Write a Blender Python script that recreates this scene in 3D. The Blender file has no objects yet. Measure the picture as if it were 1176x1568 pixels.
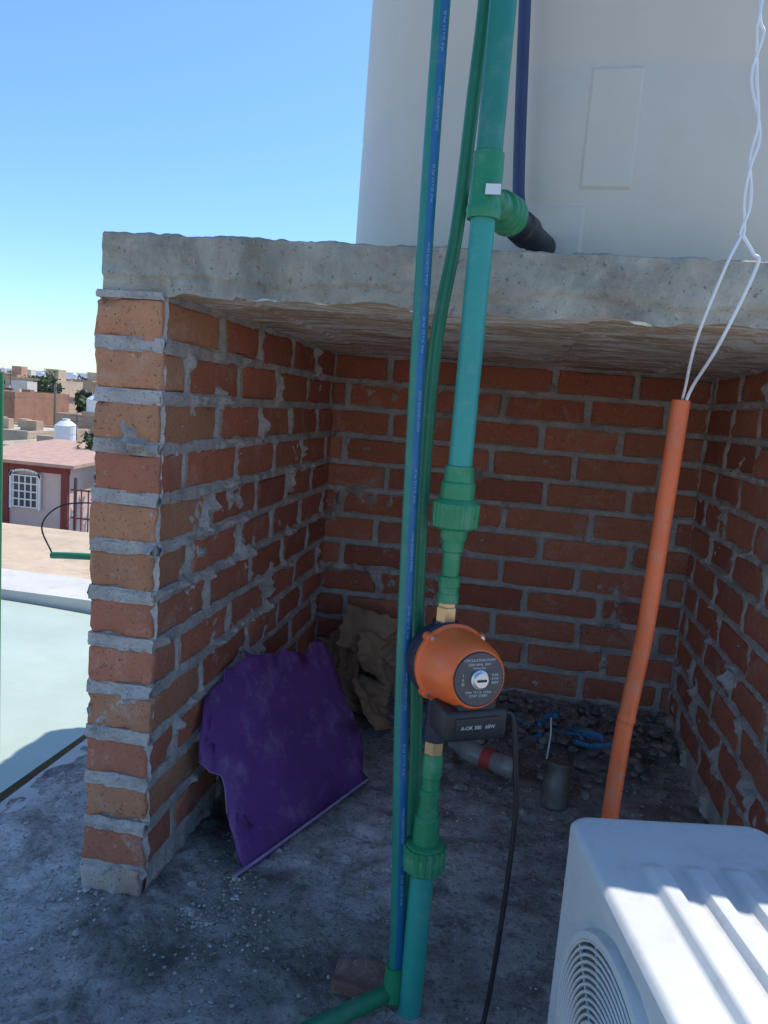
import bpy, math, random, bmesh
import numpy as np
from mathutils import Vector, noise, Matrix, Euler
random.seed(7)
S=bpy.context.scene
# ------------------------------------------------------------------ camera
f_px,pitch,roll,yaw,camh=1165.5,.1406,.0794,.1653,.9872
cam=bpy.data.cameras.new('camera'); co=bpy.data.objects.new('camera',cam); S.collection.objects.link(co)
cam.sensor_fit='VERTICAL'; cam.sensor_height=24; cam.lens=24*f_px/1568; cam.clip_start=.02; cam.clip_end=12000
F=Vector((-math.sin(yaw)*math.cos(pitch),math.cos(yaw)*math.cos(pitch),-math.sin(pitch)))
R=Vector((math.cos(yaw),math.sin(yaw),0)); U=R.cross(F)
R2=R*math.cos(roll)+U*math.sin(roll); U2=-R*math.sin(roll)+U*math.cos(roll)
M=Matrix((R2,U2,-F)).transposed().to_4x4(); M.translation=Vector((0,0,camh)); co.matrix_world=M
S.camera=co
# ------------------------------------------------------------------ light
SUN_AZ=math.radians(40); SUN_EL=math.radians(56)
w=bpy.data.worlds.new("World"); S.world=w; w.use_nodes=True; nt=w.node_tree
bg=nt.nodes['Background']; sky=nt.nodes.new('ShaderNodeTexSky'); sky.sky_type='NISHITA'; sky.sun_disc=False
sky.sun_elevation=SUN_EL; sky.sun_rotation=SUN_AZ; sky.air_density=1.0; sky.dust_density=.2; sky.ozone_density=2.0
hs=nt.nodes.new('ShaderNodeHueSaturation'); hs.inputs['Saturation'].default_value=1.16; hs.inputs['Value'].default_value=1.58
nt.links.new(sky.outputs[0],hs.inputs['Color'])
tc=nt.nodes.new('ShaderNodeTexCoord'); sp=nt.nodes.new('ShaderNodeSeparateXYZ'); nt.links.new(tc.outputs['Generated'],sp.inputs[0])
rp=nt.nodes.new('ShaderNodeValToRGB'); rp.color_ramp.elements[0].position=0.0; rp.color_ramp.elements[0].color=(.56,.70,.88,1)
rp.color_ramp.elements[1].position=.45; rp.color_ramp.elements[1].color=(.95,.97,1,1)
nt.links.new(sp.outputs[2],rp.inputs[0])
mx=nt.nodes.new('ShaderNodeMix'); mx.data_type='RGBA'; mx.blend_type='MULTIPLY'; mx.inputs[0].default_value=1
nt.links.new(hs.outputs[0],mx.inputs[6]); nt.links.new(rp.outputs[0],mx.inputs[7]); nt.links.new(mx.outputs[2],bg.inputs[0]); bg.inputs[1].default_value=.15
sd=bpy.data.lights.new('sun','SUN'); sd.energy=5; sd.angle=math.radians(.5); sd.color=(1,.94,.84)
so=bpy.data.objects.new('sun',sd); S.collection.objects.link(so)
sdir=Vector((math.sin(SUN_AZ)*math.cos(SUN_EL),math.cos(SUN_AZ)*math.cos(SUN_EL),math.sin(SUN_EL)))
so.rotation_euler=sdir.to_track_quat('Z','Y').to_euler(); so.location=(3,3,6)
S.view_settings.view_transform='Standard'; S.view_settings.look='None'; S.view_settings.exposure=0

# ------------------------------------------------------------------ material helpers
def newmat(name):
    m=bpy.data.materials.new(name); m.use_nodes=True; n=m.node_tree
    return m,n,n.nodes['Principled BSDF']
def ramp(n,fac,stops,interp='LINEAR'):
    r=n.nodes.new('ShaderNodeValToRGB'); cr=r.color_ramp; cr.interpolation=interp
    while len(cr.elements)<len(stops): cr.elements.new(.5)
    for e,(p,c) in zip(cr.elements,stops):
        e.position=p; e.color=(c,c,c,1) if isinstance(c,(int,float)) else (*c,1)
    n.links.new(fac,r.inputs[0]); return r.outputs[0]
def coord(n,scale=(1,1,1),kind='Object'):
    t=n.nodes.new('ShaderNodeTexCoord'); mp=n.nodes.new('ShaderNodeMapping'); mp.inputs['Scale'].default_value=scale
    n.links.new(t.outputs[kind],mp.inputs[0]); return mp.outputs[0]
def nz(n,vec,scale,detail=4,rough=.6,dist=0):
    t=n.nodes.new('ShaderNodeTexNoise'); t.inputs['Scale'].default_value=scale; t.inputs['Detail'].default_value=min(detail,5)
    t.inputs['Roughness'].default_value=rough; t.inputs['Distortion'].default_value=dist
    n.links.new(vec,t.inputs['Vector']); return t.outputs['Fac']
def mix(n,fac,a,b,mode='MIX'):
    m=n.nodes.new('ShaderNodeMix'); m.data_type='RGBA'; m.blend_type=mode
    for s,v in ((m.inputs[0],fac),(m.inputs[6],a),(m.inputs[7],b)):
        if isinstance(v,bpy.types.NodeSocket): n.links.new(v,s)
        else: s.default_value=v if isinstance(v,(int,float)) else (*v,1)
    return m.outputs[2]
def bump(n,b,h,strength,dist=.01):
    k=n.nodes.new('ShaderNodeBump'); k.inputs['Strength'].default_value=strength; k.inputs['Distance'].default_value=dist
    n.links.new(h,k.inputs['Height']); n.links.new(k.outputs[0],b.inputs['Normal'])
def simple(name,col,rough=.5,var=.25,vs=12,bmp=.15,metal=0,dirt=None,bs=60,bd=.004):
    m,n,b=newmat(name); v=coord(n)
    a=nz(n,v,vs,4,.65)
    d=tuple(c*(1-var) for c in col); l=tuple(min(1,c*(1+var*.7)) for c in col)
    c=ramp(n,a,[(.3,d),(.7,l)])
    if dirt:
        c=mix(n,ramp(n,nz(n,v,vs*2.3,5,.75),[(.52,0),(.68,dirt[1])]),c,dirt[0])
    n.links.new(c,b.inputs['Base Color']); b.inputs['Roughness'].default_value=rough; b.inputs['Metallic'].default_value=metal
    if bmp: bump(n,b,nz(n,v,bs,3,.7),bmp,bd)
    return m
def brickmat():
    m,n,b=newmat('clay_brick'); v=coord(n)
    at=n.nodes.new('ShaderNodeAttribute'); at.attribute_name='bc'
    base=at.outputs['Color']
    c=mix(n,ramp(n,nz(n,v,22,5,.7),[(.35,0),(.7,.4)]),base,(.32,.12,.07))
    c=mix(n,ramp(n,nz(n,v,8,5,.75,.5),[(.55,0),(.70,.45)]),c,(.58,.43,.37))
    c=mix(n,ramp(n,nz(n,v,140,3,.7),[(.33,.75),(.41,0)]),c,(.10,.06,.045))
    c=mix(n,ramp(n,nz(n,v,45,5,.8),[(.60,0),(.70,.6)]),c,(.60,.52,.46))
    n.links.new(c,b.inputs['Base Color']); b.inputs['Roughness'].default_value=.93
    bump(n,b,nz(n,v,90,5,.85),.6,.005); return m
BRICK=brickmat()
def mortarmat(name,dark,mid,light):
    m,n,b=newmat(name); v=coord(n)
    c=ramp(n,nz(n,v,14,5,.7),[(.3,dark),(.5,mid),(.7,light)])
    c=mix(n,ramp(n,nz(n,v,200,3,.7),[(.34,.6),(.44,0)]),c,tuple(x*.35 for x in dark))
    n.links.new(c,b.inputs['Base Color']); b.inputs['Roughness'].default_value=.95
    bump(n,b,nz(n,v,80,5,.85),.8,.006); return m
MORTAR=mortarmat('mortar',(.37,.325,.295),(.52,.465,.43),(.64,.585,.545))
def slabmat():
    m,n,b=newmat('slab_concrete'); v=coord(n)
    c=ramp(n,nz(n,v,7,5,.7,.3),[(.32,(.25,.225,.18)),(.5,(.41,.375,.305)),(.68,(.55,.51,.43))])
    c=mix(n,ramp(n,nz(n,v,38,5,.85),[(.58,0),(.69,.5)]),c,(.64,.60,.53))
    c=mix(n,ramp(n,nz(n,v,4,5,.8),[(.40,.35),(.50,0)]),c,(.22,.20,.165))
    c=mix(n,ramp(n,nz(n,v,120,3,.7),[(.33,.7),(.40,0)]),c,(.12,.105,.09))
    n.links.new(c,b.inputs['Base Color']); b.inputs['Roughness'].default_value=.95
    bump(n,b,nz(n,v,50,5,.85),.7,.007); return m
def undermat():
    m,n,b=newmat('slab_underside'); v=coord(n,(1,2.4,1))
    c=ramp(n,nz(n,v,3.6,5,.65,1.3),[(.30,(.34,.25,.16)),(.42,(.60,.46,.30)),(.50,(.74,.60,.41)),(.54,(.97,.95,.90)),(.59,(.92,.88,.80)),(.63,(.66,.52,.35)),(.75,(.50,.38,.25))])
    c=mix(n,ramp(n,nz(n,v,16,5,.8),[(.54,0),(.60,.75)]),c,(.96,.94,.90))
    c=mix(n,ramp(n,nz(n,v,45,5,.8),[(.38,.5),(.45,0)]),c,(.24,.18,.12))
    n.links.new(c,b.inputs['Base Color']); b.inputs['Roughness'].default_value=.95
    bump(n,b,nz(n,v,40,4,.8),.3,.004); return m
SLAB=slabmat(); UNDER=undermat()
def floormat():
    m,n,b=newmat('roof_concrete'); v=coord(n)
    c=ramp(n,nz(n,v,6,5,.75,.5),[(.34,(.22,.195,.17)),(.44,(.38,.345,.315)),(.54,(.54,.50,.475)),(.66,(.72,.68,.655))])
    c=mix(n,ramp(n,nz(n,v,30,5,.85),[(.52,0),(.64,.6)]),c,(.74,.70,.67))
    c=mix(n,ramp(n,nz(n,v,26,5,.85,.4),[(.38,.6),(.46,0)]),c,(.16,.14,.12))
    c=mix(n,ramp(n,nz(n,v,110,4,.8),[(.38,.7),(.46,0)]),c,(.11,.098,.085))
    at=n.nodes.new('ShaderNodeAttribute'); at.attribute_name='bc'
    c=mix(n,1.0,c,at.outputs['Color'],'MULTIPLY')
    n.links.new(c,b.inputs['Base Color']); b.inputs['Roughness'].default_value=.9
    bump(n,b,nz(n,v,60,5,.9),.9,.010); return m
FLOOR=floormat()
ROOFC=simple('roof_concrete_plain',(.55,.52,.49),.9,.3,3,.4)
TEAL=simple('teal_ppr_pipe',(.03,.31,.26),.38,.12,9,.05,dirt=((.3,.36,.33),.25))
GREEN=simple('green_ppr_fitting',(.02,.24,.10),.38,.15,12,.08,dirt=((.25,.35,.28),.25))
GREENP=simple('green_pipe_plastic',(.018,.20,.10),.4,.15,8,.05,dirt=((.25,.33,.28),.25))
TEALG=simple('teal_green_pipe_plastic',(.016,.21,.155),.4,.12,8,.05,dirt=((.25,.33,.28),.2))
STRIPE=simple('blue_stripe_print',(.012,.13,.29),.4,.1,8,.03,dirt=((.2,.3,.36),.25))
BLUED=simple('dark_blue_plastic',(.035,.045,.12),.45,.2)
BLACK=simple('black_plastic',(.018,.018,.02),.45,.3,20,.1)
NAVY=simple('pump_cast_iron',(.015,.02,.045),.5,.3,30,.3)
ORANGE=simple('pump_orange_paint',(.90,.15,.03),.33,.1,8,.05,dirt=((.6,.22,.1),.25))
ORANGEC=simple('orange_conduit_plastic',(.84,.16,.05),.42,.15,8,.08,dirt=((.5,.3,.2),.45))
BRASS=simple('brass',(.75,.48,.24),.35,.15,20,.1,metal=.6)
STEEL=simple('steel',(.7,.7,.68),.3,.1,20,.05,metal=.8)
WHITEP=simple('white_plastic',(.75,.76,.76),.45,.06,6,.03)
WIREW=simple('white_wire_insulation',(.85,.85,.85),.45,.05)
ACM=simple('ac_white_paint',(.62,.635,.62),.42,.08,7,.03,dirt=((.42,.39,.34),.35))
ACD=simple('ac_dark_inside',(.20,.21,.22),.6,.2)
ACB=simple('ac_feet_rubber',(.05,.05,.05),.7,.2)
TANKM=simple('tank_polyethylene',(.66,.58,.475),.42,.05,3,.06,dirt=((.55,.46,.35),.2),bs=25)
PURPLE=simple('purple_paint',(.175,.055,.24),.5,.22,6,.25,dirt=((.38,.29,.43),.4),bs=35)
PALEBACK=simple('board_edge',(.42,.30,.46),.8,.2)
PAPER=simple('brown_paper',(.36,.225,.14),.9,.35,6,.2,bs=25,bd=.004)
RUBBLE=simple('rubble_stone',(.28,.25,.22),.95,.6,25,.5,dirt=((.12,.105,.09),.7))
GRAVEL=simple('gravel_stone',(.42,.39,.36),.95,.6,18,.4)
CLOTH=simple('blue_cloth',(.06,.22,.40),.9,.4)
MINT=simple('mint_coating',(.45,.53,.45),.5,.12,2,.1,dirt=((.36,.38,.30),.35))
WHITEW=simple('white_wall_paint',(.56,.54,.50),.8,.12,3,.2,dirt=((.38,.34,.29),.4))

# ------------------------------------------------------------------ mesh builder
class MB:
    def __init__(s): s.v=[];s.f=[];s.m=[];s.mats=[];s.col=[]
    def mi(s,mat):
        if mat not in s.mats: s.mats.append(mat)
        return s.mats.index(mat)
    def add(s,v,f,mat,col=None):
        o=len(s.v); s.v+= [tuple(p) for p in v]; i=s.mi(mat)
        for q in f: s.f.append(tuple(k+o for k in q)); s.m.append(i)
        if isinstance(col,list): s.col+=col
        else: s.col+= [col or (1,1,1)]*len(v)
    def box(s,c,d,mat,rot=None,bev=0.0):
        if bev: v,f=rbox(d,bev)
        else:
            v=[Vector((x*d[0]/2,y*d[1]/2,z*d[2]/2)) for x in(-1,1) for y in(-1,1) for z in(-1,1)]
            f=[(0,1,3,2),(4,6,7,5),(0,4,5,1),(2,3,7,6),(0,2,6,4),(1,5,7,3)]
        if rot is not None: v=[rot@Vector(p) for p in v]
        s.add([Vector(p)+Vector(c) for p in v],f,mat)
    def obj(s,name,smooth=None,parent=None,attr=False):
        me=bpy.data.meshes.new(name); me.from_pydata(s.v,[],s.f)
        for m in s.mats: me.materials.append(m)
        me.polygons.foreach_set('material_index',s.m)
        if attr:
            a=me.color_attributes.new('bc','FLOAT_COLOR','POINT')
            a.data.foreach_set('color',[x for c in s.col for x in (*c,1)])
        me.update()
        if smooth is not None:
            me.shade_smooth(); me.set_sharp_from_angle(angle=smooth)
        o=bpy.data.objects.new(name,me); S.collection.objects.link(o)
        if parent: o.parent=parent
        return o
def gridbox(xs,ys,zs):
    idx={};v=[];f=[]
    nx,ny,nz_=len(xs)-1,len(ys)-1,len(zs)-1
    def g(i,j,k):
        if (i,j,k) not in idx: idx[(i,j,k)]=len(v); v.append([xs[i],ys[j],zs[k]])
        return idx[(i,j,k)]
    for i in range(nx):
        for j in range(ny):
            f.append((g(i,j,0),g(i,j+1,0),g(i+1,j+1,0),g(i+1,j,0))); f.append((g(i,j,nz_),g(i+1,j,nz_),g(i+1,j+1,nz_),g(i,j+1,nz_)))
    for i in range(nx):
        for k in range(nz_):
            f.append((g(i,0,k),g(i+1,0,k),g(i+1,0,k+1),g(i,0,k+1))); f.append((g(i,ny,k),g(i,ny,k+1),g(i+1,ny,k+1),g(i+1,ny,k)))
    for j in range(ny):
        for k in range(nz_):
            f.append((g(0,j,k),g(0,j,k+1),g(0,j+1,k+1),g(0,j+1,k))); f.append((g(nx,j,k),g(nx,j+1,k),g(nx,j+1,k+1),g(nx,j,k+1)))
    return v,f
def roundv(v,d,r):
    out=[]
    h=[x/2 for x in d]
    for p in v:
        q=[max(-h[i]+r,min(h[i]-r,p[i])) for i in range(3)]
        e=Vector([p[i]-q[i] for i in range(3)])
        if e.length>1e-9: e=e.normalized()*r
        out.append(Vector(q)+e)
    return out
def rbox(d,r):
    def ax(L):
        h=L/2; return [-h,-h+r*.4,-h+r,h-r,h-r*.4,h]
    v,f=gridbox(ax(d[0]),ax(d[1]),ax(d[2])); return roundv(v,d,r),f
def frame(axis):
    a=Vector(axis).normalized(); t=Vector((0,0,1)) if abs(a.z)<.9 else Vector((1,0,0))
    u=t.cross(a).normalized(); return u,a.cross(u),a
def lathe(mb,o,axis,prof,mat,seg=32,ridge=None,capa=True):
    u,v_,a=frame(axis); o=Vector(o); V=[];Fc=[]
    for (t,r) in prof:
        for k in range(seg):
            th=2*math.pi*k/seg; rr=r
            if ridge: rr=r*(1+ridge[1]*(1 if math.sin(th*ridge[0])>0 else -1))
            V.append(o+a*t+u*(rr*math.cos(th))+v_*(rr*math.sin(th)))
    n=len(prof)
    for i in range(n-1):
        for k in range(seg):
            k2=(k+1)%seg; Fc.append((i*seg+k,i*seg+k2,(i+1)*seg+k2,(i+1)*seg+k))
    if capa: Fc.append(tuple(range(seg-1,-1,-1))); Fc.append(tuple((n-1)*seg+k for k in range(seg)))
    mb.add(V,Fc,mat)
def crs(P,n=8):
    P=[Vector(p) for p in P]; Q=[P[0]*2-P[1]]+P+[P[-1]*2-P[-2]]; out=[]
    for i in range(1,len(Q)-2):
        for k in range(n):
            t=k/n; a,b,c,d=Q[i-1:i+3]
            out.append(.5*((2*b)+(c-a)*t+(2*a-5*b+4*c-d)*t*t+(3*b-a-3*c+d)*t**3))
    out.append(P[-1]); return out
def tube(mb,P,r,mat,seg=16,n=8,stripe=None,smooth=True):
    pts=crs(P,n) if smooth else [Vector(p) for p in P]
    V=[]
    t0=(pts[1]-pts[0]).normalized(); u=frame(t0)[0]
    for i,p in enumerate(pts):
        t=(pts[min(i+1,len(pts)-1)]-pts[max(i-1,0)]).normalized()
        u=(u-t*u.dot(t)).normalized(); v_=t.cross(u)
        rr=r if not callable(r) else r(i/(len(pts)-1))
        for k in range(seg):
            th=2*math.pi*k/seg; V.append(p+u*(rr*math.cos(th))+v_*(rr*math.sin(th)))
    L=len(pts)
    A=[];B=[]
    for i in range(L-1):
        for k in range(seg):
            k2=(k+1)%seg; q=(i*seg+k,i*seg+k2,(i+1)*seg+k2,(i+1)*seg+k)
            c=sum((V[j] for j in q),Vector())/4-(pts[i]+pts[i+1])/2
            if stripe and c.normalized().dot(stripe[0])>stripe[1]: B.append(q)
            else: A.append(q)
    A.append(tuple(range(seg-1,-1,-1))); A.append(tuple((L-1)*seg+k for k in range(seg)))
    o=len(mb.v); mb.add(V,A,mat)
    if B:
        i=mb.mi(stripe[2])
        for q in B: mb.f.append(tuple(k+o for k in q)); mb.m.append(i)
def group(name):
    e=bpy.data.objects.new(name,None); S.collection.objects.link(e); return e
def fn(p,s,o=4): return noise.fractal(Vector(p)*s,1.0,2.0,o,noise_basis='PERLIN_ORIGINAL')

# ------------------------------------------------------------------ brick walls
X0,XI,XR,Y0,YB,ZS=-.756,-.626,.575,1.27,2.538,1.148
CH=(ZS-.052)/12; BH=CH-.0175
PAR=[-.5,-.47,-.4,-.25,-.1,.1,.25,.4,.47,.5]
def brick(mb,c,d,col,jit=.0050):
    xs=[p*d[0] for p in PAR] ; ys=[p*d[1] for p in PAR]; zs=[p*d[2] for p in (-.5,-.44,-.3,0,.3,.44,.5)]
    v,f=gridbox(xs,ys,zs); v=roundv(v,d,.006)
    rz=random.uniform(-.012,.012); rx=random.uniform(-.012,.012); sd=Vector((random.random()*50,random.random()*50,random.random()*50))
    out=[]; RM=Matrix.Rotation(rz,3,'Z')@Matrix.Rotation(rx,3,'X' if d[0]<d[1] else 'Y')
    for p in v:
        q=p+Vector((fn(p+sd,18,3),fn(p+sd+Vector((9,0,0)),18,3),fn(p+sd+Vector((0,9,0)),18,3)))*jit
        h=fn(p+sd,30,2)
        cornerness=sum(abs(p[i])>d[i]*.5-.012 for i in range(3))
        if cornerness>=2 and h>.12: q*=1-.11*h
        out.append(RM@q+Vector(c))
    mb.add(out,f,BRICK,col)
def bcol(kind):
    r=random.random(); k=random.uniform(.85,1.13)
    if kind=='front': c=(.56,.255,.135) if r<.78 else (.53,.19,.11)
    else: c=[(.54,.165,.092),(.58,.195,.11),(.46,.135,.08),(.56,.18,.10)][int(r*4)]
    return tuple(x*k for x in c)
def mortar_sheet(mb,origin,ud,wd,nd,W,H,joints,res=.006,proud=0.0):
    nu=int(W/res);nw=int(H/res);V=[];Fc=[]
    for j in range(nw+1):
        for i in range(nu+1):
            u=W*i/nu; w_=H*j/nw; dj=joints(u,w_)
            P=origin+ud*u+wd*w_
            n1=fn(P,28,4); n2=fn(P+Vector((5,5,5)),7,3); n3=fn(P+Vector((3,1,7)),70,2)
            k=max(0,1-dj/.015)
            h=proud-.012+ .0145*min(1,k*2.4)+ .0055*n1*(.3+k)+.0022*n3
            h+= max(0,n2+n1*.8-.47)*.030
            V.append(P+nd*h)
    for j in range(nw):
        for i in range(nu):
            a=j*(nu+1)+i; Fc.append((a,a+1,a+nu+2,a+nu+1))
    mb.add(V,Fc,MORTAR)
LB=.268
def layout(W,off):
    out=[];x=0;e=off
    while x<W-.03:
        out.append((x,min(e,W))); x=e; e=x+LB+random.uniform(-.03,.02)
    if out and out[-1][1]<W: out[-1]=(out[-1][0],W)
    return out
def build_wall(W,org,ud,nd,T,offs,zbase=.052,kindfirst=None):
    mb=MB()
    rowsL=[layout(W,offs[r%2]+random.uniform(-.03,.03)) for r in range(12)]
    for r,row in enumerate(rowsL):
        zc=zbase+CH*r+CH/2
        for i,(a,b) in enumerate(row):
            g=.0095; L=b-a-2*g if i else b-a-g
            ctr=(a+b)/2+(0 if i else -g/2)
            dz=random.uniform(-.0025,.0025)
            c=org+ud*ctr-nd*(T/2-random.uniform(-.003,.004))+Vector((0,0,zc+dz))
            d=(abs(ud.x)*L+abs(nd.x)*T, abs(ud.y)*L+abs(nd.y)*T, BH+random.uniform(-.005,.003))
            brick(mb,c,d,bcol(kindfirst if (i==0 and kindfirst) else 'in'))
    def jt(u,w_):
        r=(w_-zbase)/CH; ri=max(0,min(11,int(r))); dz=abs(w_-zbase-round(r)*CH)
        if w_<zbase: dz=.004
        du=min([abs(u-a) for a,b in rowsL[ri]]+[abs(u-rowsL[ri][-1][1])])
        if W-u<.003 or u<.003: du=9
        return min(dz,du)
    return mb,jt
Z=Vector((0,0,1)); EX=Vector((1,0,0)); EY=Vector((0,1,0))
def jf(u,w_):
    dz=abs(w_-.052-round((w_-.052)/CH)*CH)
    return .006 if w_<.05 else dz
def core(mb,x0,x1,y0,y1):
    for r in range(13):
        z=.052+CH*r
        v,f=gridbox(list(np.linspace(x0,x1,16)),list(np.linspace(y0,y1,24)),[z-.013,z-.006,z,z+.006,z+.013] if r<12 else [z-.013,z-.006,z-.001])
        mb.add([Vector(p)+Vector((fn(Vector(p)+Vector((1,2,3)),45,3),fn(Vector(p)+Vector((7,2,3)),45,3),0))*.007 for p in v],f,MORTAR)
mb,jt=build_wall(YB-Y0+.13,Vector((XI,Y0,0)),EY,EX,XI-X0,(.135,.262),kindfirst='front')
core(mb,X0+.001,XI-.0,Y0-.0005,Y0+.4)
mortar_sheet(mb,Vector((XI,Y0+.004,0)),EY,Z,EX,YB-Y0,ZS,jt)
mortar_sheet(mb,Vector((X0,Y0+.004,0)),EY,Z,-EX,YB-Y0+.13,ZS,jt,res=.014)
mortar_sheet(mb,Vector((X0+.002,Y0,0)),EX,Z,-EY,XI-X0-.004,ZS,jf,res=.004,proud=-.001)
brick(mb,Vector(((X0+XI)/2-.02,Y0+.09,.030)),(.085,.2,.05),(.50,.44,.39),.01)
brick(mb,Vector((XI-.03,Y0+.09,.028)),(.05,.2,.055),(.46,.36,.30),.012)
mb.obj('brick_wall',attr=True,smooth=.7)
mb,jt=build_wall(XR-XI+.26,Vector((XI-.13,YB,0)),EX,-EY,.13,(.20,.07))
mortar_sheet(mb,Vector((XI-.13,YB,0)),EX,Z,-EY,XR-XI+.26,ZS,jt,res=.0065)
mb.obj('brick_wall',attr=True,smooth=.7)
mb,jt=build_wall(YB-Y0,Vector((XR,Y0,0)),EY,-EX,.13,(.262,.135))
core(mb,XR+.001,XR+.129,Y0-.0005,Y0+.4)
mortar_sheet(mb,Vector((XR,Y0,0)),EY,Z,-EX,YB-Y0,ZS,jt,res=.0065)
mortar_sheet(mb,Vector((XR,Y0+.003,0)),EX,Z,-EY,.13,ZS,jf,res=.01)
mb.obj('brick_wall',attr=True,smooth=.7)

# ------------------------------------------------------------------ slab
sx=list(np.linspace(-.745,1.25,380)); sy=list(np.linspace(Y0-.002,2.70,110)); sz=list(np.linspace(ZS,1.248,19))
v,f=gridbox(sx,sy,sz); V=[]
for p in v:
    p=Vector(p); n1=fn(p,14,5); n2=fn(p+Vector((4,4,4)),55,3); q=p.copy()
    top=p.z>1.246; bot=p.z<ZS+.001
    e=.005*n1+.002*n2
    if p.y<Y0:
        q.y+= -e*1.2 + (.005 if top else 0)+ max(0,fn(p,8,3)-.30)*.03
        q.y+= .006*(1 if (p.z-ZS)<.026+.012*fn((p.x,0,0),6,3) else 0)
    if p.y<Y0+.03 and top: q.z+= .004*n1+.002*n2-.002-max(0,fn((p.x,0,7),9,3)-.35)*.025
    if p.x<-.743: q.x+= e*1.5
    if bot:
        q.z+= .003*fn(p,6,4)+.001*n2
        q.z+= .005*((int((p.x+2)/.30))%2)
        if p.y<Y0+.012: q.z-= .014*max(0,fn(p,10,3)+.2)
    V.append(q)
mb=MB()
fb=[q for q in f if all(v[k][2]<ZS+.001 for k in q)]; ft=[q for q in f if not all(v[k][2]<ZS+.001 for k in q)]
mb.add(V,ft,SLAB); i=mb.mi(UNDER)
for q in fb: mb.f.append(q); mb.m.append(i)
mb.obj('concrete_roof_slab',smooth=.8)

# ------------------------------------------------------------------ floor
nx,ny=220,280; x0,x1,y0,y1=-1.10,1.35,-.6,2.56
V=[];Fc=[];CL=[]
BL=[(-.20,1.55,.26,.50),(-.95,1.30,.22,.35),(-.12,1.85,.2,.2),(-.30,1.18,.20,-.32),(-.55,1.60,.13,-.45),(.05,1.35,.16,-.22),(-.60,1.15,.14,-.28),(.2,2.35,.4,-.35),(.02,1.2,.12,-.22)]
for j in range(ny+1):
    for i in range(nx+1):
        x=x0+(x1-x0)*i/nx; y=y0+(y1-y0)*j/ny; p=Vector((x,y,0))
        h=.008*fn(p,5,5)+.006*fn(p,22,4)
        h+= max(0,1-abs(x-XI-.02)/.09)*.014*(1+fn(p,30,3))*(1 if x>XI-.2 else 0)
        if x<-1.02: h-= .02*min(1,(-1.02-x)/.06)*(1+fn(p,25,3))
        if y>2.05: h+= (y-2.05)*.08*(1+fn(p,12,4))
        V.append((x,y,h))
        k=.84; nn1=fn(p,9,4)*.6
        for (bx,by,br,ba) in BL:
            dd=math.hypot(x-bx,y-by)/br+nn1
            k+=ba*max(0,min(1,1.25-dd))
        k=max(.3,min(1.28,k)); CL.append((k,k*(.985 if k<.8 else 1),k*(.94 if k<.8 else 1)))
for j in range(ny):
    for i in range(nx):
        a=j*(nx+1)+i; Fc.append((a,a+1,a+nx+2,a+nx+1))
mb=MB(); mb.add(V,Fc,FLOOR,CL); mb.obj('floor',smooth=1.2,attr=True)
mb=MB(); mb.box((1.0,1.0,-.2),(4.24,7,.36),ROOFC); mb.box((1.45,1.0,-2.9),(5.1,7.4,5.0),WHITEW); mb.obj('house_below')

def rock(mb,c,r,mat,sq=.7,col=None):
    t=(1+5**.5)/2
    base=[(-1,t,0),(1,t,0),(-1,-t,0),(1,-t,0),(0,-1,t),(0,1,t),(0,-1,-t),(0,1,-t),(t,0,-1),(t,0,1),(-t,0,-1),(-t,0,1)]
    fc=[(0,11,5),(0,5,1),(0,1,7),(0,7,10),(0,10,11),(1,5,9),(5,11,4),(11,10,2),(10,7,6),(7,1,8),(3,9,4),(3,4,2),(3,2,6),(3,6,8),(3,8,9),(4,9,5),(2,4,11),(6,2,10),(8,6,7),(9,8,1)]
    rot=Matrix.Rotation(random.random()*6.28,3,Vector((random.random(),random.random(),random.random())).normalized())
    sc=Vector((random.uniform(.7,1.3),random.uniform(.7,1.3),random.uniform(.6,1)))
    V=[]
    for b in base:
        p=rot@Vector(b).normalized()*random.uniform(.75,1.2)*r
        V.append((c[0]+p.x*sc.x,c[1]+p.y*sc.y,c[2]+p.z*sc.z*sq))
    mb.add(V,fc,mat)
mb=MB()
for k in range(2800):
    m=random.random()
    if m<.45: x=XI+abs(random.gauss(0,.08)); y=random.uniform(1.2,1.9)
    elif m<.60: x=random.uniform(-.85,-.35); y=random.gauss(1.24,.07)
    else: x=random.uniform(-1.05,.5); y=random.uniform(.85,2.3)
    if X0-.005<x<XI+.005 and y>Y0-.01: continue
    r=random.choice([.0018,.002,.0025,.003,.0045])
    if random.random()<.012: r=random.uniform(.008,.013)
    rock(mb,(x,y,.002+r*.1+.008*fn((x,y,0),5,5)),r,GRAVEL)
mb.obj('gravel')
mb=MB()
for k in range(1100):
    x=random.uniform(-.30,XR-.02); y=YB-.02-abs(random.gauss(0,.22))
    if y<1.75: continue
    r=random.choice([.004,.005,.006,.008,.01,.016,.022])
    rock(mb,(x,y,max(0,(y-2.05))*.10+r*.3),r,RUBBLE)
for k in range(6):
    rock(mb,(random.uniform(.0,.5),random.uniform(2.25,2.45),.03),random.uniform(.03,.04),RUBBLE)
mb.obj('rubble_pile')
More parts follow.
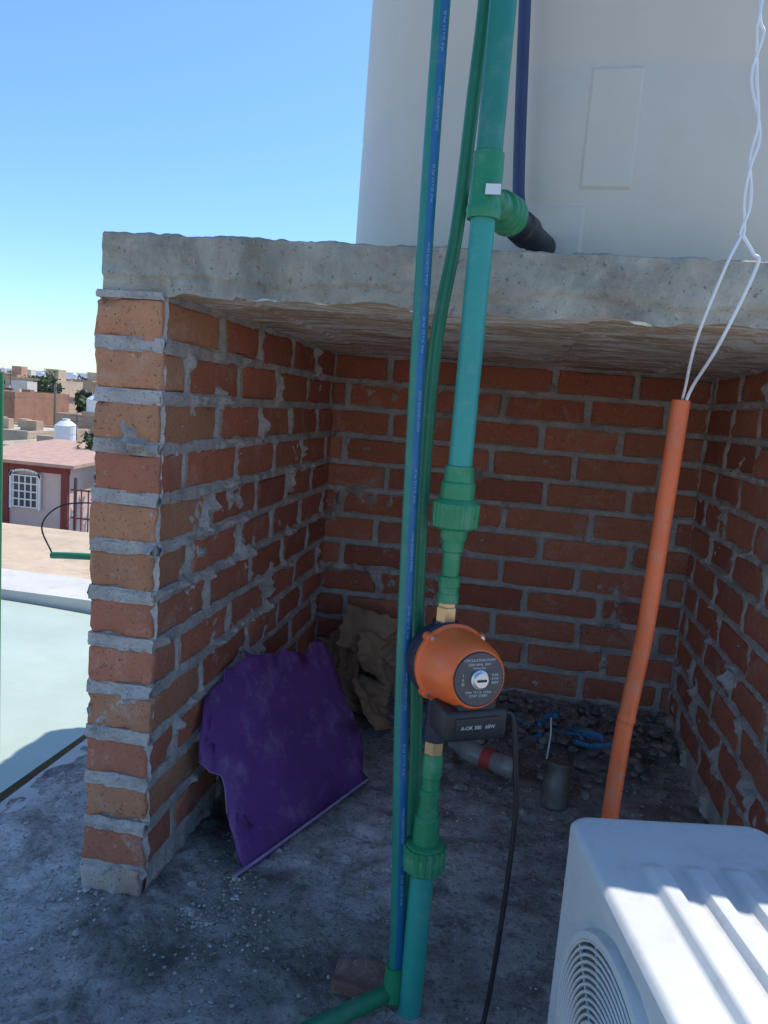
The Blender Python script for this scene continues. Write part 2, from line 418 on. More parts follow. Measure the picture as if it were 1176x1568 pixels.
# ------------------------------------------------------------------ tank
mb=MB(); TC=Vector((.15,2.02,1.249)); TR=.603
prof=[(0,TR-.02),(.012,TR-.004),(.03,TR),(.33,TR),(.345,TR-.003),(.36,TR),(.7,TR+.0),(1.0,TR-.004),(1.10,TR-.02),(1.18,TR-.10),(1.24,TR-.25),(1.27,.22),(1.30,.21),(1.34,.2),(1.35,.1)]
lathe(mb,TC,(0,0,1),prof,TANKM,seg=96)
def panel(a0,a1,z0,z1,d):
    n=8;Vv=[];Ff=[]
    for (rr,ins) in ((TR-.002,0),(TR+d,.008)):
        for k in range(n+1):
            th=a0+(a1-a0)*k/n
            th=max(a0+ins/TR,min(a1-ins/TR,th))
            for z in (z0+ins,z1-ins): Vv.append(TC+Vector((math.sin(th)*rr,-math.cos(th)*rr,z)))
    m=2*(n+1)
    for k in range(n):
        a=2*k; Ff.append((m+a,m+a+2,m+a+3,m+a+1)); Ff.append((a,a+2,m+a+2,m+a)); Ff.append((a+1,m+a+1,m+a+3,a+3))
    Ff.append((0,m,m+1,1)); e=2*n; Ff.append((e,e+1,m+e+1,m+e)); mb.add(Vv,Ff,TANKM)
panel(-.155,.0,.13,.335,.003); panel(-.30,-.12,.0,.11,.004)
mb.obj('water_tank',smooth=.5)
mb=MB(); tube(mb,[(-.068,1.405,1.80),(-.062,1.405,1.66),(-.045,1.405,1.40),(-.038,1.40,1.345)],.0105,BLUED)
mb.obj('dark_blue_vent_pipe',smooth=.8)

# ------------------------------------------------------------------ main green riser pipe with fittings
mb=MB(); O=(-.080,1.13,0); up=(0,0,1)
def L(prof,mat,**k): lathe(mb,O,up,prof,mat,**k)
L([(.0,.0195),(.262,.0195)],TEAL); L([(.255,.024),(.258,.030),(.262,.033),(.285,.0335),(.290,.031),(.303,.030),(.306,.024)],GREEN,seg=48)
lathe(mb,O,up,[(.262,.0335),(.300,.0335)],GREEN,seg=72,ridge=(18,.035))
L([(.300,.021),(.350,.021),(.353,.0175),(.362,.0175),(.364,.0155),(.385,.0155),(.386,.0175),(.395,.0175),(.397,.0145),(.415,.0145),(.417,.0165),(.445,.0165),(.447,.0155),(.455,.0155)],GREEN)
lathe(mb,O,up,[(.452,.0155),(.482,.0155)],BRASS,seg=6)
lathe(mb,O,up,[(.664,.016),(.690,.016),(.692,.014),(.704,.014)],BRASS,seg=6)
L([(.698,.0165),(.712,.0165),(.713,.015),(.722,.015),(.723,.0165),(.738,.0165),(.740,.013),(.775,.0135),(.778,.016),(.792,.017),(.797,.020),(.818,.0205)],GREEN)
lathe(mb,O,up,[(.815,.033),(.850,.0345)],GREEN,seg=72,ridge=(20,.03))
L([(.811,.028),(.815,.0325),(.850,.0335),(.856,.028),(.857,.0255),(.880,.0255),(.883,.0225),(.905,.0215),(.906,.0175)],GREEN)
L([(.90,.0177),(1.264,.0177)],TEAL)
L([(1.256,.0235),(1.268,.0255),(1.276,.0235),(1.278,.0225),(1.345,.0220),(1.347,.0187)],GREEN)
L([(1.34,.0187),(1.85,.0187)],TEALG)
b0=Vector((-.080,1.13,1.290)); bt=Vector((.010,1.430,1.284)); bd=bt-b0
lathe(mb,b0,bd,[(.0,.018),(.04,.018),(.042,.021),(.062,.022),(.064,.020),(.067,.027),(.077,.028),(.079,.023),(.083,.029),(.093,.030),(.095,.024),(.099,.030),(.110,.031),(.112,.024),(.13,.024)],GREEN,seg=40)
lathe(mb,b0,bd,[(.11,.022),(.165,.022),(.17,.026),(.205,.027),(.21,.022),(.325,.022)],BLACK,seg=24)
mb.box((-.068,1.1035,1.2905),(.021,.0015,.014),WHITEP)
mb.obj('green_water_pipe',smooth=.6)
def text(body,loc,size,right,upv,mat,name,parent):
    c=bpy.data.curves.new(name,'FONT'); c.body=body; c.size=size; c.align_x='CENTER'; c.align_y='CENTER'; c.extrude=.0002; c.materials.append(mat)
    o=bpy.data.objects.new(name,c); S.collection.objects.link(o); n=right.cross(upv)
    mm=Matrix((right,upv,n)).transposed().to_4x4(); mm.translation=loc; o.matrix_world=mm; o.parent=parent
PR=simple('print_white',(.55,.55,.53),.6,.05)
PRB=simple('print_pale_blue',(.25,.42,.55),.6,.05)
mb=MB()
AP=[(-.166,1.13,1.85),(-.164,1.13,1.545),(-.158,1.13,1.14),(-.140,1.13,.61),(-.118,1.13,.25),(-.110,1.13,.10),(-.110,1.13,.045)]
SD=Vector((.58,-.81,0)).normalized()
tube(mb,AP,.0118,TEALG,seg=32,stripe=(SD,.84,STRIPE))
lathe(mb,(-.110,1.13,.02),(0,0,1),[(0,.016),(.04,.016),(.06,.0155)],GREEN)
tube(mb,[(-.112,1.135,.03),(-.145,1.10,.03),(-.26,.985,.028)],.014,GREENP)
bp=mb.obj('blue_striped_pipe',smooth=.8)
ac_=crs(AP,12)
for k,zt in enumerate([1.50,1.40,1.30,1.19,1.09,.98,.87,.77,.66,.55,.44,.33,.22]):
    i=min(range(len(ac_)-1),key=lambda q:abs(ac_[q].z-zt)); pp=ac_[i]; tt=(ac_[max(i-1,0)]-ac_[i+1]).normalized()
    sdn=(SD-tt*SD.dot(tt)).normalized(); q=pp+tt*((zt-pp.z)/tt.z)
    text(["PP-R  25 x 3.5  PN 20","AGUA CALIENTE 25mm"][k%2],q+sdn*.0121,.0058,tt,sdn.cross(tt),PRB,'print_%d'%k,bp)
mb=MB()
tube(mb,[(-.106,1.165,1.85),(-.108,1.165,1.56),(-.112,1.165,1.44),(-.119,1.165,1.25),(-.137,1.165,1.05),(-.131,1.168,.72),(-.109,1.175,.38),(-.105,1.18,.05),(-.105,1.18,0)],.0102,GREENP,seg=20)
mb.obj('green_side_pipe',smooth=.8)

# ------------------------------------------------------------------ pump
pump=group('water_circulation_pump')
d=Vector((.50,-.85,.10)).normalized(); C0=Vector((-.062,1.10,.611))
mb=MB()
lathe(mb,C0,d,[(-.012,.052),(-.010,.058),(0,.0615),(.004,.0615),(.007,.057),(.03,.0545),(.050,.052),(.066,.049),(.077,.045),(.082,.041),(.083,.035)],ORANGE,seg=64)
u,v_,a=frame(d)
for ang in (35,125,215,305):
    th=math.radians(ang+8); c=C0+(u*math.cos(th)+v_*math.sin(th))*.0575+d*.003
    lathe(mb,c-d*.006,d,[(-.006,.0075),(.010,.0075),(.012,.006)],ORANGE,seg=20)
    lathe(mb,c+d*.006,d,[(0,.004),(.003,.004)],STEEL,seg=6)
mb.obj('motor_housing',smooth=.6,parent=pump)
mb=MB(); lathe(mb,C0+d*.0825,d,[(0,.0385),(.0015,.0388),(.0025,.037)],BLACK,seg=64)
lathe(mb,C0+d*.0848,d,[(0,.0375),(.0006,.037)],simple('label_grey',(.08,.07,.07),.4,.2),seg=64); mb.obj('label_plate',smooth=.6,parent=pump)
mb=MB(); lathe(mb,C0+d*.085,d,[(0,.0135),(.003,.0135),(.004,.011),(.008,.0115),(.009,.010)],STEEL,seg=24)
mb.box(C0+d*.0945,(.014,.002,.003),BLACK,rot=Matrix((u,d,v_)).transposed()); mb.obj('vent_screw',smooth=.5,parent=pump)
mb=MB()
lathe(mb,C0,d,[(-.055,.02),(-.054,.045),(-.046,.056),(-.030,.060),(-.014,.061),(-.010,.055)],NAVY,seg=48)
lathe(mb,(-.080,1.13,.478),(0,0,1),[(0,.020),(.01,.021),(.03,.018),(.17,.018),(.18,.021),(.19,.020)],NAVY,seg=24)
mb.obj('pump_body',smooth=.6,parent=pump)
yv=Vector((d.x,d.y,0)).normalized(); xv=Vector((-yv.y,yv.x,0))
rotm=Matrix((xv,yv,Z)).transposed()
bc=Vector((-.030,1.052,.552))
mb=MB(); mb.box(bc,(.098,.060,.046),BLACK,rot=rotm,bev=.008); mb.box(bc+Vector((0,0,.02)),(.06,.050,.03),BLACK,rot=rotm,bev=.004)
mb.box(bc+yv*.0305,(.07,.003,.026),BLACK,rot=rotm,bev=.0012)
lathe(mb,bc+xv*.046,xv,[(0,.008),(.012,.008),(.016,.005)],BLACK,seg=16)
mb.obj('terminal_box',smooth=.5,parent=pump)
upv=(Z-d*Z.dot(d)).normalized(); rt=upv.cross(d).normalized()
FP=C0+d*.0856
text("CIRCULATION PUMP",FP+upv*.027,.0052,rt,upv,PR,'print_1',pump)
text("220V 60Hz  93W\nHmax 6m",FP+upv*.0185,.0050,rt,upv,PR,'print_2',pump)
text("I\nII\nIII",FP-rt*.025,.006,rt,upv,PR,'print_3',pump)
text("0.4A\n67W\n46W",FP+rt*.025,.0055,rt,upv,PR,'print_4',pump)
text("IP44  TF110  10 bar\nSTOP  START",FP-upv*.0205,.0050,rt,upv,PR,'print_5',pump)
xr2=-xv if (-xv).dot(EX)>0 else xv
text("A-OK 300   60W",bc+yv*.0322-Z*.001,.0075,xr2,Z,PR,'print_6',pump)
mb=MB(); tube(mb,[bc+Vector((.035,.03,-.005)),(.030,1.10,.548),(.040,1.10,.515),(.048,1.10,.45),(.054,1.10,.38),(.050,1.10,.20),(.040,1.10,.04),(.02,1.06,.012),(-.05,.95,.012)],.0042,BLACK,seg=10)
mb.obj('pump_power_cable',smooth=.8)

# ------------------------------------------------------------------ orange conduit + wires
mb=MB()
P=[(.261,1.35,1.032),(.257,1.35,.85),(.252,1.35,.64),(.245,1.35,.54),(.240,1.35,.475),(.237,1.35,.44),(.233,1.35,.29),(.229,1.35,.0)]
tube(mb,P,lambda t:.0150+.0015*math.exp(-((t-.60)/.02)**2),ORANGEC,seg=24,n=10)
lathe(mb,(.261,1.35,1.030),(.02,0,1),[(0,.013),(.003,.013)],BLACK)
mb.obj('orange_conduit',smooth=.8)
mb=MB()
tube(mb,[(.258,1.35,1.00),(.262,1.34,1.045),(.250,1.24,1.12),(.268,1.20,1.219),(.284,1.20,1.265)],.0024,WIREW,seg=8)
tube(mb,[(.264,1.35,1.00),(.270,1.33,1.050),(.283,1.24,1.115),(.310,1.20,1.221),(.303,1.20,1.24),(.285,1.20,1.265)],.0028,WIREW,seg=8)
hel=crs([(.284,1.20,1.265),(.286,1.20,1.30),(.283,1.20,1.363),(.287,1.20,1.41),(.272,1.20,1.475),(.272,1.20,1.53),(.267,1.20,1.576),(.26,1.20,1.80)],14)
for ph in (0,math.pi):
    tube(mb,[p+Vector((math.cos(i*.17+ph),math.sin(i*.17+ph),0))*(.0022+.0022*abs(math.sin(i*.07))) for i,p in enumerate(hel)],.0022,WIREW,seg=8,smooth=False)
mb.obj('white_electric_wire',smooth=.8)

# ------------------------------------------------------------------ AC unit
ang=math.radians(12); A0=Vector((.124,1.010,.03)); ax=Vector((math.cos(ang),math.sin(ang),0)); ay=Vector((math.sin(ang),-math.cos(ang),0))
W_,L_,H_=.266,.78,.42
RT=Matrix((ax,ay,Z)).transposed()
def AW(x,y,z): return A0+ax*x+ay*y+Z*z
ac=group('air_conditioner_outdoor_unit')
mb=MB()
mb.box(AW(W_/2+.006,L_/2,H_/2-.01),(W_-.012,L_-.004,H_-.024),ACM,rot=RT,bev=.012)
fc_s,fc_z,fr=.235,.205,.180
n=72;Vv=[];Ff=[]
s0,s1,z0,z1=.004,L_-.004,.004,H_-.022
for k in range(n):
    th=2*math.pi*k/n; c,sn=math.cos(th),math.sin(th)
    Vv.append(AW(0,fc_s+fr*c,fc_z+fr*sn))
    tt=min([(s1-fc_s)/c if c>1e-6 else 9,(s0-fc_s)/c if c<-1e-6 else 9,(z1-fc_z)/sn if sn>1e-6 else 9,(z0-fc_z)/sn if sn<-1e-6 else 9])
    Vv.append(AW(0,fc_s+tt*c,fc_z+tt*sn))
    Vv.append(AW(-.012,fc_s+(fr-.004)*c,fc_z+(fr-.004)*sn)); Vv.append(AW(-.012,fc_s+(fr-.012)*c,fc_z+(fr-.012)*sn)); Vv.append(AW(.004,fc_s+(fr-.014)*c,fc_z+(fr-.014)*sn))
for k in range(n):
    a,b=5*k,5*((k+1)%n)
    Ff+=[(a,b,b+1,a+1),(a,a+2,b+2,b),(a+2,a+3,b+3,b+2),(a+3,a+4,b+4,b+3)]
mb.add(Vv,Ff,ACM)
mb.obj('body',smooth=.5,parent=ac)
mb=MB(); lathe(mb,AW(.0045,fc_s,fc_z),-ax,[(0,fr-.012),(.0006,fr-.012)],ACD,seg=64); mb.obj('fan_recess',parent=ac)
mb=MB()
for r in np.linspace(.045,fr-.014,17):
    pts=[AW(-.010-.006*(1-(r/fr)**2),fc_s+r*math.cos(t),fc_z+r*math.sin(t)) for t in np.linspace(0,2*math.pi,73)]
    tube(mb,pts,.0019,ACM,seg=6,smooth=False)
for k in range(16):
    th=2*math.pi*k/16+.1
    tube(mb,[AW(-.012,fc_s+.04*math.cos(th),fc_z+.04*math.sin(th)),AW(-.008,fc_s+(fr-.012)*math.cos(th+.35),fc_z+(fr-.012)*math.sin(th+.35))],.002,ACM,seg=6,smooth=False)
lathe(mb,AW(-.005,fc_s,fc_z),-ax,[(0,.045),(.012,.045),(.014,.042)],ACM,seg=32)
mb.obj('fan_grille',smooth=.8,parent=ac)
NX,NY=90,150;Vv=[];Ff=[]
for j in range(NY+1):
    for i in range(NX+1):
        x=-.006+(W_+.012)*i/NX; y=-.006+(L_+.012)*j/NY
        ex=min(x+.006,W_+.006-x); ey=min(y+.006,L_+.006-y)
        e=min(ex,ey) if not (ex<.03 and ey<.03) else .03-math.hypot(.03-ex,.03-ey)
        cx,cy=x,y
        if e<0:
            k=.03/math.hypot(.03-ex,.03-ey)
            sx_=1 if x<W_/2 else -1; sy_=1 if y<L_/2 else -1
            cx=x+sx_*((.03-ex)*(1-k)); cy=y+sy_*((.03-ey)*(1-k)); e=0
        z=H_-.006+ (.007*(1-max(0,1-e/.009)**2))
        inn=max(0,min(1,(ex-.045)/.01))*max(0,min(1,(ey-.11)/.02))
        ph=(x-.045)/(.050)%1
        z+= .011*inn*(1/(1+math.exp(-(abs(ph-.5)-.25)*-40)))
        Vv.append(AW(cx,cy,z))
for j in range(NY):
    for i in range(NX):
        a=j*(NX+1)+i; Ff.append((a,a+1,a+NX+2,a+NX+1))
o=len(Vv); ring=[i for i in range(NX+1)]+[j*(NX+1)+NX for j in range(1,NY+1)]+[NY*(NX+1)+i for i in range(NX-1,-1,-1)]+[j*(NX+1) for j in range(NY-1,0,-1)]
for r in ring: Vv.append(Vector(Vv[r])-Z*.022)
for k in range(len(ring)):
    k2=(k+1)%len(ring); Ff.append((ring[k],o+k,o+k2,ring[k2]))
mb=MB(); mb.add(Vv,Ff,ACM); mb.obj('lid',smooth=.6,parent=ac)
mb=MB()
for (a,b) in ((.04,.12),(.04,.66),(.22,.12),(.22,.66)): mb.box(AW(a,b,-.014),(.05,.06,.032),ACB,rot=RT)
mb.obj('feet',parent=ac)

# ------------------------------------------------------------------ purple board
A=Vector((-.48,1.382,.014)); B=Vector((-.288,1.874,.014)); Cc=Vector((-.600,1.70,.366))
nn=(B-A).cross(Cc-A).normalized(); ub=(B-A).normalized(); vb=nn.cross(ub)
OUT=[(78,355),(76,310),(46,275),(59,248),(47,226),(4,235),(22,203),(47,186),(37,140),(28,111),(71,89),(89,52),(83,11),(-1,-2),(63,-15),(320,-4),(510,-2),(495,23),(536,68),(568,168),(564,245),(576,318),(568,378),(540,372),(534,388),(506,383),(492,366),(470,364),(450,372),(430,352),(395,372),(386,398),(378,380),(340,392),(295,398),(262,408),(247,424),(240,402),(207,401),(190,388),(167,400),(150,372),(120,368)]
OUT=[(a/1000,b/1000) for a,b in OUT]
RO=[]
for i,(a,b) in enumerate(OUT):
    c,d_=OUT[(i+1)%len(OUT)]; L0=math.hypot(c-a,d_-b); k=max(1,int(L0/.018)); straight= (14<=i<=15)
    for j in range(k):
        t=j/k; jit=0 if straight or j==0 else random.uniform(-.004,.004)
        RO.append((a+(c-a)*t-(d_-b)/L0*jit, b+(d_-b)*t+(c-a)/L0*jit))
bm=bmesh.new(); vs=[bm.verts.new((a,b,0)) for a,b in RO]; fface=bm.faces.new(vs)
bmesh.ops.triangulate(bm,faces=[fface])
for _ in range(2):
    bmesh.ops.subdivide_edges(bm,edges=[e for e in bm.edges if e.calc_length()>.035],cuts=1); bmesh.ops.triangulate(bm,faces=bm.faces[:])
bmesh.ops.recalc_face_normals(bm,faces=bm.faces[:])
for v in bm.verts:
    a,b=v.co.x,v.co.y
    v.co.z=.012*math.sin(a*7+.5)*min(1,b*4)+.006*noise.noise(Vector((a*9,b*9,0)))*min(1,max(0,b)*6)
for v in bm.verts:
    v.co=A+ub*v.co.x+vb*v.co.y+nn*v.co.z
me=bpy.data.meshes.new('purple_board'); bm.to_mesh(me); bm.free()
me.materials.append(PURPLE); me.materials.append(PALEBACK); me.shade_smooth()
ob=bpy.data.objects.new('purple_board',me); S.collection.objects.link(ob)
so_=ob.modifiers.new('s','SOLIDIFY'); so_.thickness=.004; so_.offset=0; so_.material_offset_rim=1
mb=MB(); P0=A+ub*(-.005)+vb*-.006+nn*.004; P1=A+ub*.50+vb*.0+nn*.004
tube(mb,[P0,(P0+P1)/2+nn*.004,P1],.0035,PALEBACK,seg=8); mb.obj('board_edge_trim',parent=ob)

# ------------------------------------------------------------------ crumpled brown paper: creased sheets
def sheet(mb,c,su,sv,eul,seed,mat,amp=.5):
    Rm=Euler(eul).to_matrix(); N=36; V=[];Ff=[]; rnd=random.Random(seed*17)
    folds=[(rnd.uniform(0,6.28),rnd.uniform(-.8,.8),rnd.uniform(.25,.8)*rnd.choice([-1,1])) for _ in range(11)]
    for j in range(N+1):
        for i in range(N+1):
            a=-1+2*i/N; b=-1+2*j/N
            # sum of straight creases: each bends the sheet along one line
            h=0
            for (th,o_,s_) in folds: h+=s_*abs(a*math.cos(th)+b*math.sin(th)-o_)
            h=amp*(h-.0)/2.2+.10*noise.noise(Vector((a*3,b*3,seed)))
            e=1+.12*noise.noise(Vector((a*4,b*4,seed)))
            V.append(Vector(c)+Rm@Vector((a*su*e,b*sv*e,h*min(su,sv))))
    for j in range(N):
        for i in range(N):
            k=j*(N+1)+i; Ff.append((k,k+1,k+N+2)); Ff.append((k,k+N+2,k+N+1))
    mb.add(V,Ff,mat)
mb=MB()
sheet(mb,(-.42,2.40,.23),.10,.07,(1.0,.3,.4),1,PAPER)
sheet(mb,(-.49,2.36,.14),.08,.10,(1.1,-.5,-.5),2,PAPER)
sheet(mb,(-.36,2.34,.18),.09,.07,(.7,.5,.9),3,PAPER)
sheet(mb,(-.42,2.25,.09),.11,.08,(.5,.2,.2),4,PAPER)
sheet(mb,(-.33,2.22,.07),.08,.09,(.7,.5,1.2),5,PAPER)
sheet(mb,(-.45,2.42,.18),.09,.08,(1.3,.7,.2),6,PAPER)
sheet(mb,(-.35,2.40,.10),.10,.08,(.7,-.6,.1),7,PAPER)
sheet(mb,(-.33,2.37,.22),.07,.06,(.9,.2,-.6),8,PAPER)
mb.obj('crumpled_brown_paper',smooth=.22)
# debris
CLR=simple('clear_bottle_plastic',(.30,.27,.245),.25,.3,15,.1); RED=simple('red_label',(.45,.05,.04),.6,.2)
mb=MB(); c=Vector((-.10,2.03,.065)); ax_=Vector((.20,-.09,-.01))
lathe(mb,c,ax_,[(0,.012),(.02,.013),(.035,.022),(.05,.028),(.09,.029),(.095,.027),(.15,.027),(.155,.030),(.19,.029),(.20,.022)],CLR,seg=24)
lathe(mb,c,ax_,[(.105,.0285),(.135,.0285)],RED,seg=24,capa=False)
mb.obj('plastic_bottle',smooth=.6)
CLD=simple('dusty_brown_plastic',(.17,.145,.125),.4,.4,25,.2)
mb=MB(); lathe(mb,(.185,1.90,.0),(.05,.1,1),[(0,.034),(.005,.037),(.03,.034),(.07,.036),(.085,.03),(.095,.028),(.11,.03),(.115,.026)],CLD,seg=24); mb.obj('plastic_jar',smooth=.6)
mb=MB()
for k in range(10):
    a=Vector((random.uniform(.04,.30),random.uniform(2.12,2.3),.07)); P=[a]
    for j in range(4): P.append(P[-1]+Vector((random.uniform(-.01,.045),random.uniform(-.03,.03),random.uniform(-.015,.018))))
    tube(mb,P,random.choice([.003,.005,.008]),CLOTH,seg=6)
mb.obj('blue_cloth_strips',smooth=.8)
mb=MB(); tube(mb,[(.17,2.08,.04),(.175,2.10,.10),(.172,2.11,.15)],.0025,WHITEP,seg=8); mb.obj('white_stick',smooth=.8)
mb=MB(); brick(mb,Vector((-.165,1.17,.006)),(.11,.07,.03),(.22,.13,.10),.01); mb.obj('broken_brick',attr=True,smooth=.7)

# ------------------------------------------------------------------ neighbour roof etc
mb=MB(); NXm,NYm=24,40;Vv=[];Ff=[]
for j in range(NYm+1):
    for i in range(NXm+1):
        x=-1.22-2.2*i/NXm; y=.2+2.95*j/NYm
        Vv.append((x,y,-.10+.05*math.sin((x+1.22)*-1.1)+.02*math.sin(y*1.3)))
for j in range(NYm):
    for i in range(NXm):
        a=j*(NXm+1)+i; Ff.append((a,a+NXm+1,a+NXm+2,a+1))
mb.add(Vv,Ff,MINT); mb.obj('mint_roof_panel',smooth=1)
mb=MB(); mb.box((-2.9,3.35,-.9),(3.4,.35,1.75),WHITEW); mb.box((-2.9,1.7,-2.9),(3.36,3.2,5.2),WHITEW); mb.obj('neighbour_building')
mb=MB(); tube(mb,[(-1.345,1.8,-.1),(-1.345,1.8,.42),(-1.342,1.8,.99)],.014,GREENP)
tube(mb,[(-1.18,1.8,.523),(-1.09,1.8,.53),(-.9,1.85,.53)],.009,GREENP); tube(mb,[(-1.178,1.8,.525),(-1.21,1.8,.60),(-1.15,1.8,.66),(-1.05,1.85,.67)],.0022,BLACK,seg=6)
mb.obj('green_neighbour_pipe',smooth=.8)

# ------------------------------------------------------------------ town
GZ=-5.5
def dirt():
    m,n,b=newmat('dry_ground'); v=coord(n)
    c=ramp(n,nz(n,v,.05,5,.7),[(.3,(.26,.22,.17)),(.5,(.36,.31,.25)),(.7,(.22,.23,.16))])
    n.links.new(c,b.inputs['Base Color']); b.inputs['Roughness'].default_value=1; return m
mb=MB(); mb.add([(-6000,-3000,GZ),(6000,-3000,GZ),(6000,9000,GZ),(-6000,9000,GZ)],[(0,1,2,3)],dirt()); mb.obj('ground')
TW=[simple('house_paint_%d'%i,c,.9,.15,.8,.0,dirt=((c[0]*.55,c[1]*.5,c[2]*.45),.5)) for i,c in enumerate([(.52,.38,.25),(.46,.33,.23),(.58,.50,.40),(.38,.20,.13),(.55,.42,.30),(.64,.60,.54),(.36,.28,.22),(.50,.28,.19)])]
ROOFM=simple('flat_roof_surface',(.52,.46,.38),.95,.2,.6,0)
GLASS=simple('window_glass_dark',(.05,.06,.07),.15,.2,1,0)
TANKB=simple('tank_dark',(.06,.06,.065),.5,.1)
random.seed(21)
def house(x,y,wd,dp,h,mat,tank=None,name='flat_roof_house'):
    mb=MB(); z=GZ
    mb.box((x,y+dp/2,z+h/2),(wd,dp,h),mat)
    t=.15; ph=random.uniform(.15,.6)
    for (cx,cy,sx_,sy_) in ((x,y+t/2,wd+.06,t),(x,y+dp-t/2,wd+.06,t),(x-wd/2+t/2,y+dp/2,t+.02,dp-2*t),(x+wd/2-t/2,y+dp/2,t+.02,dp-2*t)):
        mb.box((cx,cy,z+h+ph/2),(sx_,sy_,ph),mat)
    mb.box((x,y+dp/2,z+h+.012),(wd-2*t,dp-2*t,.02),ROOFM)
    st=max(1,int(h//2.9)); nw=max(1,int(wd/2.6))
    for s in range(st):
        for k in range(nw):
            if random.random()<.25: continue
            cx=x-wd/2+wd*(k+.5)/nw; cz=z+s*2.9+1.55
            ww=random.choice([.9,1.2,1.5]); hh=1.1
            if s==0 and k==nw//2: ww=1.0;hh=2.1;cz=z+1.06
            mb.box((cx,y-.02,cz),(ww,.06,hh),GLASS); mb.box((cx,y-.05,cz+hh/2+.06),(ww+.2,.14,.10),TW[5]); mb.box((cx,y-.05,cz-hh/2-.05),(ww+.2,.14,.08),TW[5]); mb.box((cx,y-.06,cz),(.05,.04,hh),TW[5])
    if random.random()<.4: mb.box((x+wd*.2,y+dp*.55,z+h+1.1),(min(2.6,wd*.4),2.4,2.2),random.choice(TW))
    if tank or random.random()<.45:
        tx,ty=(tank[0],tank[1]) if tank else (x-wd*.25,y+dp*.4); tr=.62; tz=z+h+.02
        m=WHITEP if (tank or random.random()<.4) else TANKB
        mb.box((tx,ty,tz+.25),(1.3,1.3,.5),mat)
        lathe(mb,(tx,ty,tz+.5),(0,0,1),[(0,tr),(.1,tr),(.12,tr-.02),(.5,tr-.02),(.52,tr),(.95,tr),(1.15,tr-.25),(1.25,.22),(1.35,.2)],m,seg=20)
    if random.random()<.5:
        tube(mb,[(x+wd*.3,y+1,z+h),(x+wd*.3,y+1,z+h+2.2)],.03,TANKB,seg=5)
        for q in (1.5,1.8,2.1): tube(mb,[(x+wd*.3-.4,y+1,z+h+q),(x+wd*.3+.4,y+1,z+h+q)],.015,TANKB,seg=4)
    # rebar stubs / roof clutter
    for q in range(random.randint(2,5)):
        mb.box((x+random.uniform(-.4,.4)*wd,y+random.uniform(.3,.8)*dp,z+h+.3),(random.uniform(.3,1.2),random.uniform(.3,.8),random.uniform(.3,.9)),random.choice(TW))
    mb.obj(name)
house(-26.5,38.6,6.5,6,2.35,TW[2],tank=(-25.6,40.2))
house(-33,43,6,7,2.9,TW[4]); house(-24.5,47,5.5,6,3.2,TW[0]); house(-30.5,52,7,6,3.6,TW[1])
Y=58
while Y<420:
    dpt=random.uniform(7,11)
    lo,hi=-1.05*Y,.45*Y
    if Y>130: lo,hi=-.95*Y,-.3*Y
    x=lo
    while x<hi:
        wd=random.uniform(5,11)
        if random.random()<.82: house(x+wd/2,Y+random.uniform(0,3),wd,dpt,random.choice([3,3.2,3.4,4.6,5.8]) if Y<130 else random.choice([3.2,3.4,5.6,6.0,6.4]),random.choice(TW))
        x+=wd+random.choice([.3,.4,2,6])
    Y+=dpt+random.uniform(5,9)+Y*.06
MAR=simple('maroon_paint',(.22,.05,.045),.8,.15,2,0); PNK=simple('pale_pink_wall',(.62,.50,.46),.9,.1,1,0); TILE=simple('faded_roof_tile',(.50,.32,.25),.9,.2,3,0,dirt=((.38,.20,.15),.6))
hp=group('maroon_trimmed_house')
mb=MB(); mb.box((-18.6,29,-3.9),(4.5,6,3.2),PNK)
for X_ in (-20.7,-19.0,-16.52): mb.box((X_,25.96,-3.9),(.28,.12,3.2),MAR)
mb.box((-18.6,25.97,-2.42),(4.5,.10,.30),MAR); mb.box((-18.6,25.97,-4.95),(4.5,.09,.45),MAR); mb.obj('walls',parent=hp)
mb=MB(); mb.add([(-21.2,25.5,-2.28),(-15.9,25.5,-2.28),(-15.9,32.5,-1.95),(-21.2,32.5,-1.95),(-21.2,25.5,-2.16),(-15.9,25.5,-2.16),(-15.9,32.5,-1.83),(-21.2,32.5,-1.83)],[(0,1,2,3),(4,7,6,5),(0,4,5,1),(1,5,6,2),(2,6,7,3),(3,7,4,0)],TILE); mb.obj('roof',parent=hp)
mb=MB(); WX=-18.13; mb.box((WX,25.95,-3.35),(1.15,.08,1.25),GLASS)
for k in range(5): mb.box((WX-.5+k*.25,25.89,-3.35),(.05,.04,1.25),WHITEP)
for k in range(5): mb.box((WX,25.885,-3.95+k*.3),(1.15,.04,.05),WHITEP)
for s_ in (-1,1): mb.box((WX+s_*.6,25.9,-3.35),(.09,.10,1.35),WHITEP)
for k in range(8):
    a0_,a1_=math.pi*k/8,math.pi*(k+1)/8; c=Vector((WX+.6*math.cos((a0_+a1_)/2),25.9,-2.75+.22*math.sin((a0_+a1_)/2)))
    mb.box(c,(.2,.1,.08),WHITEP,rot=Matrix.Rotation(-math.atan2(.22*(math.sin(a1_)-math.sin(a0_)),.6*(math.cos(a1_)-math.cos(a0_))),3,'Y'))
mb.obj('window',parent=hp)
mb=MB()
for k in range(12): mb.box((-15.9+k*.28,25.6,-4.1),(.04,.04,2.2),MAR)
for z_ in (-3.05,-4.1,-5.1): mb.box((-14.4,25.6,z_),(3.3,.05,.06),MAR)
for k in range(3): mb.box((-15.9+k*1.5,25.65,-4.0),(.09,.09,2.8),TANKB)
mb.obj('iron_fence')
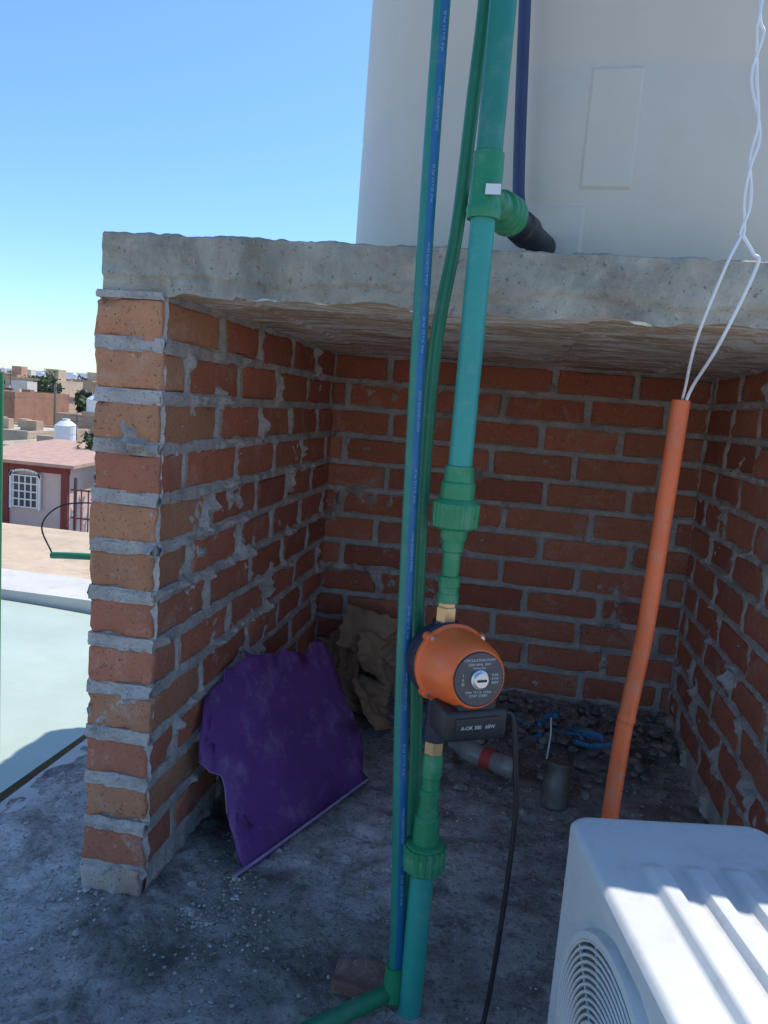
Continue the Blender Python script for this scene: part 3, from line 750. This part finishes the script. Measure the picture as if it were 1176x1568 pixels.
mb=MB(); mb.box((-17.5,19.2,GZ+.75),(22,7.2,1.48),TW[0]); mb.box((-17.5,19.2,-4.0),(22,7.2,.04),simple('cream_roof_coating',(.55,.42,.30),.95,.2,.5,0,dirt=((.38,.27,.18),.6))); mb.box((-17.5,15.5,-3.95),(22.1,.2,.22),WHITEW); mb.obj('cream_roof_building')
for (px,py) in ((-27.5,37),(-36,55),(-14,34)):
    mb=MB(); tube(mb,[(px,py,GZ),(px,py,GZ+6)],.11,RUBBLE,seg=8); mb.box((px,py,GZ+5.7),(1.6,.1,.1),TANKB)
    for q in (-.6,0,.6): lathe(mb,(px+q,py,GZ+5.75),(0,0,1),[(0,.03),(.08,.05),(.14,.03)],WHITEP,seg=8)
    mb.obj('utility_pole')
mb=MB(); tube(mb,[(-7,4.4,-.62),(-3.9,5.0,-.58),(-1.0,6.2,-.45)],.010,BLACK,seg=6); mb.obj('overhead_cable')
LEAF=simple('foliage',(.06,.09,.035),.8,.5,1.2,0); BARK=simple('bark',(.12,.09,.06),.9,.3)
def tree(x,y,h,r,n=900,ls=.16):
    mb=MB(); tube(mb,[(x,y,GZ),(x+.1,y,GZ+h*.4),(x,y+.1,GZ+h*.75)],lambda t:.16*(1-.6*t)*r/1.5,BARK,seg=8)
    cl=[]
    for k in range(9):
        a=random.random()*6.28; c=Vector((x+math.cos(a)*r*.55*random.random(),y+math.sin(a)*r*.55*random.random(),GZ+h-r*random.uniform(.3,1.3))); cl.append((c,r*random.uniform(.3,.55)))
        tube(mb,[(x,y,GZ+h*.45),c],.04,BARK,seg=5,smooth=False)
    V=[];Ff=[]
    for k in range(n):
        c,rr=random.choice(cl); dd=Vector((random.gauss(0,1),random.gauss(0,1),random.gauss(0,1))).normalized()*rr*random.random()**.4
        p=c+dd; a=Vector((random.gauss(0,1),random.gauss(0,1),random.gauss(0,1))).normalized(); b=a.orthogonal().normalized()
        o=len(V); V+=[p-a*ls,p+b*ls*.5,p+a*ls,p-b*ls*.5]; Ff.append((o,o+1,o+2,o+3))
    mb.add(V,Ff,LEAF); mb.obj('leafy_tree')
tree(-17.6,30.5,4.6,1.3); tree(-15.2,27.5,3.4,1.0)
for (x,y,h,r) in ((-75,112,7,3.2),(-80,118,6.5,3),(-70,125,7,3),(-45,75,5.5,2.2),(-110,160,8,4),(-92,150,8,4)): tree(x,y,h,r,700,.4)
def hillm():
    m,n,b=newmat('distant_hills'); b.inputs['Roughness'].default_value=1
    n.links.new(ramp(n,nz(n,coord(n),.004,4),[(.3,(.20,.24,.31)),(.7,(.27,.31,.37))]),b.inputs['Base Color']); return m
mb=MB(); V=[];Ff=[]; N=160
for i in range(N+1):
    a=-1.5+2.4*i/N; D=4200; x=D*math.sin(a); y=D*math.cos(a)
    hgt=30+55*max(0,noise.fractal(Vector((a*4,0,3)),1,2,4)+.3)
    V+=[(x,y,GZ-5),(x*1.08,y*1.08,hgt),(x*1.3,y*1.3,GZ-5)]
for i in range(N):
    a=3*i; Ff+=[(a,a+3,a+4,a+1),(a+1,a+4,a+5,a+2)]
mb.add(V,Ff,hillm()); mb.obj('hills',smooth=1)
